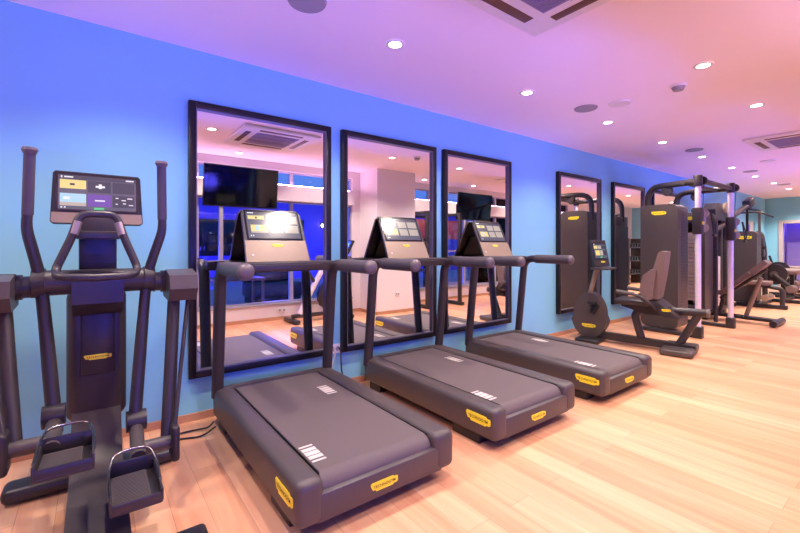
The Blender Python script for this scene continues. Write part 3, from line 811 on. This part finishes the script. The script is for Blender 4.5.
def make_press(x, y, label):
    t = thing('chest_press', label, 'weight machine', (x + .4, y + .2, 0))
    b = MB().prism([(x, y_, z_) for y_, z_ in fillet([(y + .2, .06), (y, .06), (y, 1.56), (y + .42, 1.56), (y + .42, .06), (y + .2, .06)], .09, 5)[:-1]], (.34, 0, 0), .02, 2, ang=1.0)
    b.build('weight_tower', M['deck'], t)
    badge(t, (x - .0005, y + .21, 1.43), (0, -1, 0), (0, 0, 1), .26, .065)
    MB().tube([(x + .30, y + .06, 1.52), (x + .62, y + .06, 1.52), (x + .86, y + .06, 1.20), (x + .95, y + .06, .06)], .05, 12, .18).build('frame_tube', M['dark'], t)
    MB().cyl((x + .48, y - .02, 1.34), (x + .48, y + .05, 1.34), .10, n=24, bev=.01).build('pulley', M['shroud'], t)
    MB().cyl((x + .50, y - .02, 1.10), (x + .50, y + .05, 1.10), .08, n=24, bev=.01).build('pulley', M['shroud'], t)
    MB().box(x + .1, x + 1.0, y - .05, y + .05, 0, .07, .01).build('floor_rail', M['dark'], t)
    MB().box(x - .2, x - .1, y - .5, y + .3, 0, .08, .015).build('front_foot', M['shroud'], t)
    MB().tube([(x - .15, y - .42, .08), (x - .15, y - .42, .40), (x - .15, y - .05, .46)], .04, 12, .06).build('seat_frame', M['dark'], t)
    MB().cyl((x - .40, y - .20, .22), (x + .10, y - .20, .22), .06, n=18, bev=.01).build('foot_roller', M['bronze'], t)
    MB().box(x - .35, x + .05, y - .25, y + .15, .46, .54, .02, 3).build('seat', M['uphol'], t)
    return t
make_press(11.0, 2.34, 'dark weight machine with a yellow logo plate behind the tilted bench')

def make_legcurl(x, y, label):
    t = thing('leg_curl_machine', label, 'weight machine', (x, y, 0))
    MB().box(x - .6, x + .6, y - .04, y + .04, 0, .08, .012).build('floor_rail', M['dark'], t)
    for dx in (-.55, .55): MB().box(x + dx - .05, x + dx + .05, y - .32, y + .32, 0, .07, .012).build('base_foot', M['shroud'], t)
    for dx in (-.45, .4): MB().box(x + dx - .04, x + dx + .04, y - .04, y + .04, .08, .62, .01).build('post', M['dark'], t)
    MB().box(x - .55, x + .55, y - .24, y + .24, .62, .72, .03, 3).build('pad', M['uphol'], t)
    MB().cyl((x - .66, y + .12, .62), (x - .60, y + .12, .62), .23, n=32, bev=.01).build('cam_disc', M['shroud'], t)
    MB().cyl((x - .67, y + .12, .62), (x - .66, y + .12, .62), .07, n=20).build('hub_cap', M['cap'], t)
    MB().tube([(x - .68, y + .12, .62), (x - .68, y - .16, .34)], .045, 12).build('swing_arm', M['dark'], t)
    MB().cyl((x - .86, y - .18, .32), (x - .50, y - .18, .32), .075, n=18, bev=.01).build('roller_pad', M['uphol'], t)
    MB().tube([(x - .5, y + .24, .7), (x - .55, y + .32, 1.0)], .025, 10).build('hand_lever', M['dark'], t)
    return t
make_legcurl(12.75, 2.16, 'dark padded leg machine with a round cam disc, left of the far door')
make_legcurl(14.5, 2.40, 'farthest dark padded leg machine, just in front of the far door')

# ------------------------------------------------------------------ things only the mirrors show
def television(x0, x1, y, label):
    t = thing('television', label, 'television', ((x0 + x1) / 2, y, H), 'televisions hung before the windows')
    c = (x0 + x1) / 2; w = (x1 - x0) / 2
    R = Matrix.Rotation(-.14, 3, 'X')
    pv = (c, y, 2.15)
    MB().box(c - w, c + w, y - .03, y + .012, 1.84, 2.46, .006, 2, rot=R, piv=pv).build('case', M['black'], t)
    MB().box(c - w + .012, c + w - .012, y + .0121, y + .014, 1.86, 2.448, rot=R, piv=pv).build('screen', M['tvglass'], t, smooth=False)
    yw = (YF + .061) if x0 < 4 else (YG + .021)
    MB().box(c - .04, c + .04, yw, y - .03, 2.10, 2.18, .005).box(c - .15, c + .15, yw, yw + .02, 2.05, 2.25, .004).build('wall_mount', M['dark'], t)
television(1.26, 2.36, -.03, 'black flat television hung before the windows, reflected in the first mirror')
television(6.50, 7.62, -.12, 'black flat television hung before the windows, reflected in the third mirror')

t = thing('upright_bike', 'dark upright bike with a slanted silver frame before the window, seen in the mirrors', 'exercise bike', (3.1, .05, 0))
MB().box(2.52, 2.62, -.2, .3, 0, .07, .02, 2).build('rear_foot', M['shroud'], t)
MB().box(3.5, 3.6, -.2, .3, 0, .07, .02, 2).build('front_foot', M['shroud'], t)
MB().box(2.57, 3.55, .01, .09, .07, .13, .01).build('floor_beam', M['dark'], t)
MB().tube([(2.7, .05, .13), (3.18, .05, .98)], .045, 12).build('frame_tube', M['silver'], t)
MB().cyl((3.3, .0, .40), (3.3, .10, .40), .27, n=32, bev=.01).build('flywheel', M['shroud'], t)
MB().tube([(3.4, .05, .13), (3.55, .05, 1.05)], .04, 12).build('front_post', M['dark'], t)
MB().prism([(2.62, -.09, .93), (2.62, .19, .93), (2.95, .09, .95), (2.95, .01, .95)], (0, 0, .07), .02, 3).build('saddle', M['black'], t)
MB().tube([(2.78, .05, .92), (2.98, .05, .62)], .03, 10).build('saddle_post', M['dark'], t)
MB().tube([(3.35, -.2, 1.08), (3.55, -.2, 1.05), (3.55, .3, 1.05), (3.35, .3, 1.08)], .016, 10, .06).build('handlebar', M['dark'], t)
k = MB().box(3.54, 3.58, -.15, .25, 1.10, 1.36, .01, 2, rot=Matrix.Rotation(.5, 3, 'Y')).build('console', M['black'], t)
R_ = Matrix.Rotation(.5, 3, 'Y'); cc = V(3.56, .05, 1.23)
display(k, cc + R_ @ V(-.0225, 0, 0), (0, -1, 0), R_ @ V(0, 0, 1), .34, .20, [(0, 1, 0, 1, 10), (.1, .4, .2, .6, 4)])

t = thing('squat_rack', 'dark squat rack right of the white pillar, seen in the second and third mirrors', 'rack', (5.8, .0, 0))
for x in (5.3, 6.2):
    for y in (-.3, .25):
        MB().box(x - .035, x + .035, y - .035, y + .035, 0, 1.95, .008).build('post', M['dark'], t)
    MB().box(x - .05, x + .05, -.34, .34, 0, .07, .01).build('floor_rail', M['dark'], t)
    MB().box(x - .03, x + .03, -.3, .25, 1.89, 1.95, .006).build('top_rail', M['dark'], t)
MB().box(5.3, 6.2, -.33, -.27, 1.85, 1.92, .006).build('cross_rail', M['dark'], t)
MB().cyl((5.05, .30, 1.15), (6.45, .30, 1.15), .014, n=10).build('barbell', M['chrome'], t)
for x in (5.12, 6.38): MB().cyl((x - .03, .30, 1.15), (x + .03, .30, 1.15), .20, n=28, bev=.008).build('barbell_plate', M['shroud'], t)

# dumbbell rack, seen in the fifth mirror
t = thing('dumbbell_rack', 'dark three-shelf dumbbell rack by the window wall, seen in a far mirror', 'rack', (14.3, .1, 0))
for x in (13.75, 14.85):
    MB().box(x - .03, x + .03, -.1, .35, 0, 1.5, .006).build('side_frame', M['dark'], t)
for z in (.32, .75, 1.18):
    MB().box(13.78, 14.82, -.1, .35, z, z + .03, .004).build('shelf', M['dark'], t)
n = 0
proto = None
ordn = ['first', 'second', 'third', 'fourth', 'fifth']; shn = {.35: 'lowest', .78: 'middle', 1.21: 'top'}
for z in (.35, .78, 1.21):
    for k in range(5):
        x = 13.92 + k * .19
        lab = 'black dumbbell on the %s shelf of the rack, %s from its near end' % (shn[z], ordn[k])
        if proto is None:
            proto = thing('dumbbell', lab, 'dumbbell', (x, .12, z), 'dumbbells on the rack')
            MB().cyl((x, .02, z + .06), (x, .22, z + .06), .016, n=10).build('handle', M['chrome'], proto)
            for y0, y1 in ((-.04, .04), (.20, .28)):
                MB().cyl((x, y0, z + .065), (x, y1, z + .065), .064, n=16, bev=.01).build('head', M['black'], proto)
        else:
            q = copy_tree(proto); q.location = (x, .12, z); q['label'] = lab

# ------------------------------------------------------------------ sockets and cables
def socket(x, y, z, ny, label, w=.16):
    t = thing('wall_socket', label, 'socket', (x, y, z))
    MB().box(x - w / 2, x + w / 2, min(y, y + ny * .012), max(y, y + ny * .012), z - .042, z + .042, .003).build('face_plate', M['ac'], t)
    f = MB()
    for s in (-1, 1): f.cyl((x + s * w * .24, y + ny * .0125, z), (x + s * w * .24, y + ny * .0135, z), .02, n=16)
    f.build('socket_hole', M['grey'], t)
socket(1.695, YB, .345, -1, 'white double wall socket between the first and second mirrors', .10)
socket(4.55, .25, .35, 1, 'white socket low on the white pillar', .09)
socket(2.55, YF, .16, 1, 'white double socket low on the wall under the window', .16)
def cable(pts, r, m, label):
    tag(MB().tube(pts, r, 8, .06).build('power_cable', m), label, 'cable', 'power cables on the floor')
cable([(.20, 3.08, .008), (.32, 3.02, .008), (.50, 3.04, .008), (.62, 2.99, .02), (.655, 3.00, .05)], .006, M['black'], 'black power cable running from the cross trainer to the nearest treadmill, wall-side')
cable([(.30, 2.98, .007), (.45, 2.95, .007), (.56, 2.90, .007), (.65, 2.93, .04)], .006, M['black'], 'black power cable on the floor curling at the nearest treadmill corner, room-side')
cable([(1.72, 3.195, .36), (1.72, 3.16, .33), (1.73, 3.17, .15), (1.77, 3.12, .008), (1.85, 3.11, .02)], .006, M['black'], 'black power cable dropping from the wall socket to the middle treadmill')
cable([(1.67, 3.195, .36), (1.67, 3.165, .32), (1.64, 3.17, .22), (1.60, 3.15, .008), (1.60, 3.12, .008)], .005, M['white'], 'white power cable dropping from the wall socket to the nearest treadmill')
cable([(5.45, 3.10, .008), (5.75, 3.14, .008), (6.05, 3.06, .008), (6.30, 3.13, .008), (6.45, 3.16, .008)], .006, M['black'], 'black power cable on the floor behind the recumbent bike')

# ------------------------------------------------------------------ light
BLUE = (0.08, 0.14, 1.0)
def area(name, loc, rot, col, energy, sx, sy):
    ld = bpy.data.lights.new(name, 'AREA'); ld.shape = 'RECTANGLE'; ld.size = sx; ld.size_y = sy
    ld.color = col; ld.energy = energy
    o = bpy.data.objects.new(name, ld); COL.objects.link(o); o.location = loc; o.rotation_euler = rot
    return o
# terrace floodlights: blue, low outside the windows, shining at the facade and into the room
for x, e in ((-.2, 1.0), (1.6, 1.0), (3.4, 1.0), (6.3, 1.0), (8.6, 1.0), (10.8, 1.0)):
    area('terrace_floodlight', (x, -1.15 if x < 4 else -1.4, .02), (math.radians(122), 0, 0), BLUE, 126 * e, 1.2, .3)
for x, e in ((-1.2, 1.0), (1.0, 1.2), (3.2, 1.0), (6.5, 1.0), (9.5, 1.0)):
    add_spot('terrace_spotlight', (x, -2.6, 1.0), (.10, .08, 1.0), 165 * e, 120, 1.0, .25, rot=(math.radians(90), 0, 0))
for ya, x0_, x1_ in ((YF - .02, -.8, 3.93), (YG - .04, PX1, 11.8)):  # pinkish fill strips added above the window band to lift the ceiling
    area('ceiling_fill_strip', ((x0_ + x1_) / 2, ya, 2.295), (math.radians(180 - 28), 0, 0), (.92, .50, .90), 9.5 * (x1_ - x0_), x1_ - x0_ - .1, .03)
for x in (-2, 2.5, 7, 11.5):
    add_spot('facade_floodlight', (x, -6.5, .1), (.03, .02, 1.0), 420, 150, 1, .1, rot=(math.radians(105), 0, PI))
for x in (8.0,):
    add_spot('cladding_light', (x, -1.6, 2.4), (1, .6, .5), 60, 140, 1, .1, rot=(math.radians(60), 0, PI))
pl = bpy.data.lights.new('lobby_lamp', 'POINT'); pl.color = (.12, .08, 1.0); pl.energy = 30; pl.shadow_soft_size = .1
o = bpy.data.objects.new('lobby_lamp', pl); COL.objects.link(o); o.location = (X1 + .35, 2.0, 2.3)

w = bpy.data.worlds.new('dusk'); S.world = w; w.use_nodes = True
bg = w.node_tree.nodes['Background']
bg.inputs['Color'].default_value = (0.12, 0.30, 1.0, 1); bg.inputs['Strength'].default_value = 0.9

# ------------------------------------------------------------------ camera
cd = bpy.data.cameras.new('camera'); cam = bpy.data.objects.new('camera', cd); COL.objects.link(cam)
f = 408.0; vp1 = 945.0
th = math.atan((f * f / (vp1 - 400)) / f)
cd.sensor_fit = 'HORIZONTAL'; cd.sensor_width = 36; cd.lens = 36 * f / 800
cd.shift_y = -(266.5 - 246) / 800
cd.clip_start = .02; cd.clip_end = 100
cam.location = (0, 0, 1.25); cam.rotation_euler = (PI / 2, 0, -th)
S.camera = cam

# ------------------------------------------------------------------ render settings
vs = S.view_settings
vs.view_transform = 'Standard'; vs.look = 'None'; vs.gamma = 1.0; vs.use_curve_mapping = False
vs.exposure = 0.0
S.cycles.use_denoising = True
S.cycles.max_bounces = 10; S.cycles.diffuse_bounces = 5; S.cycles.glossy_bounces = 5; S.cycles.transparent_max_bounces = 12
S.cycles.sample_clamp_indirect = 6.0
S.cycles.caustics_reflective = False; S.cycles.caustics_refractive = False
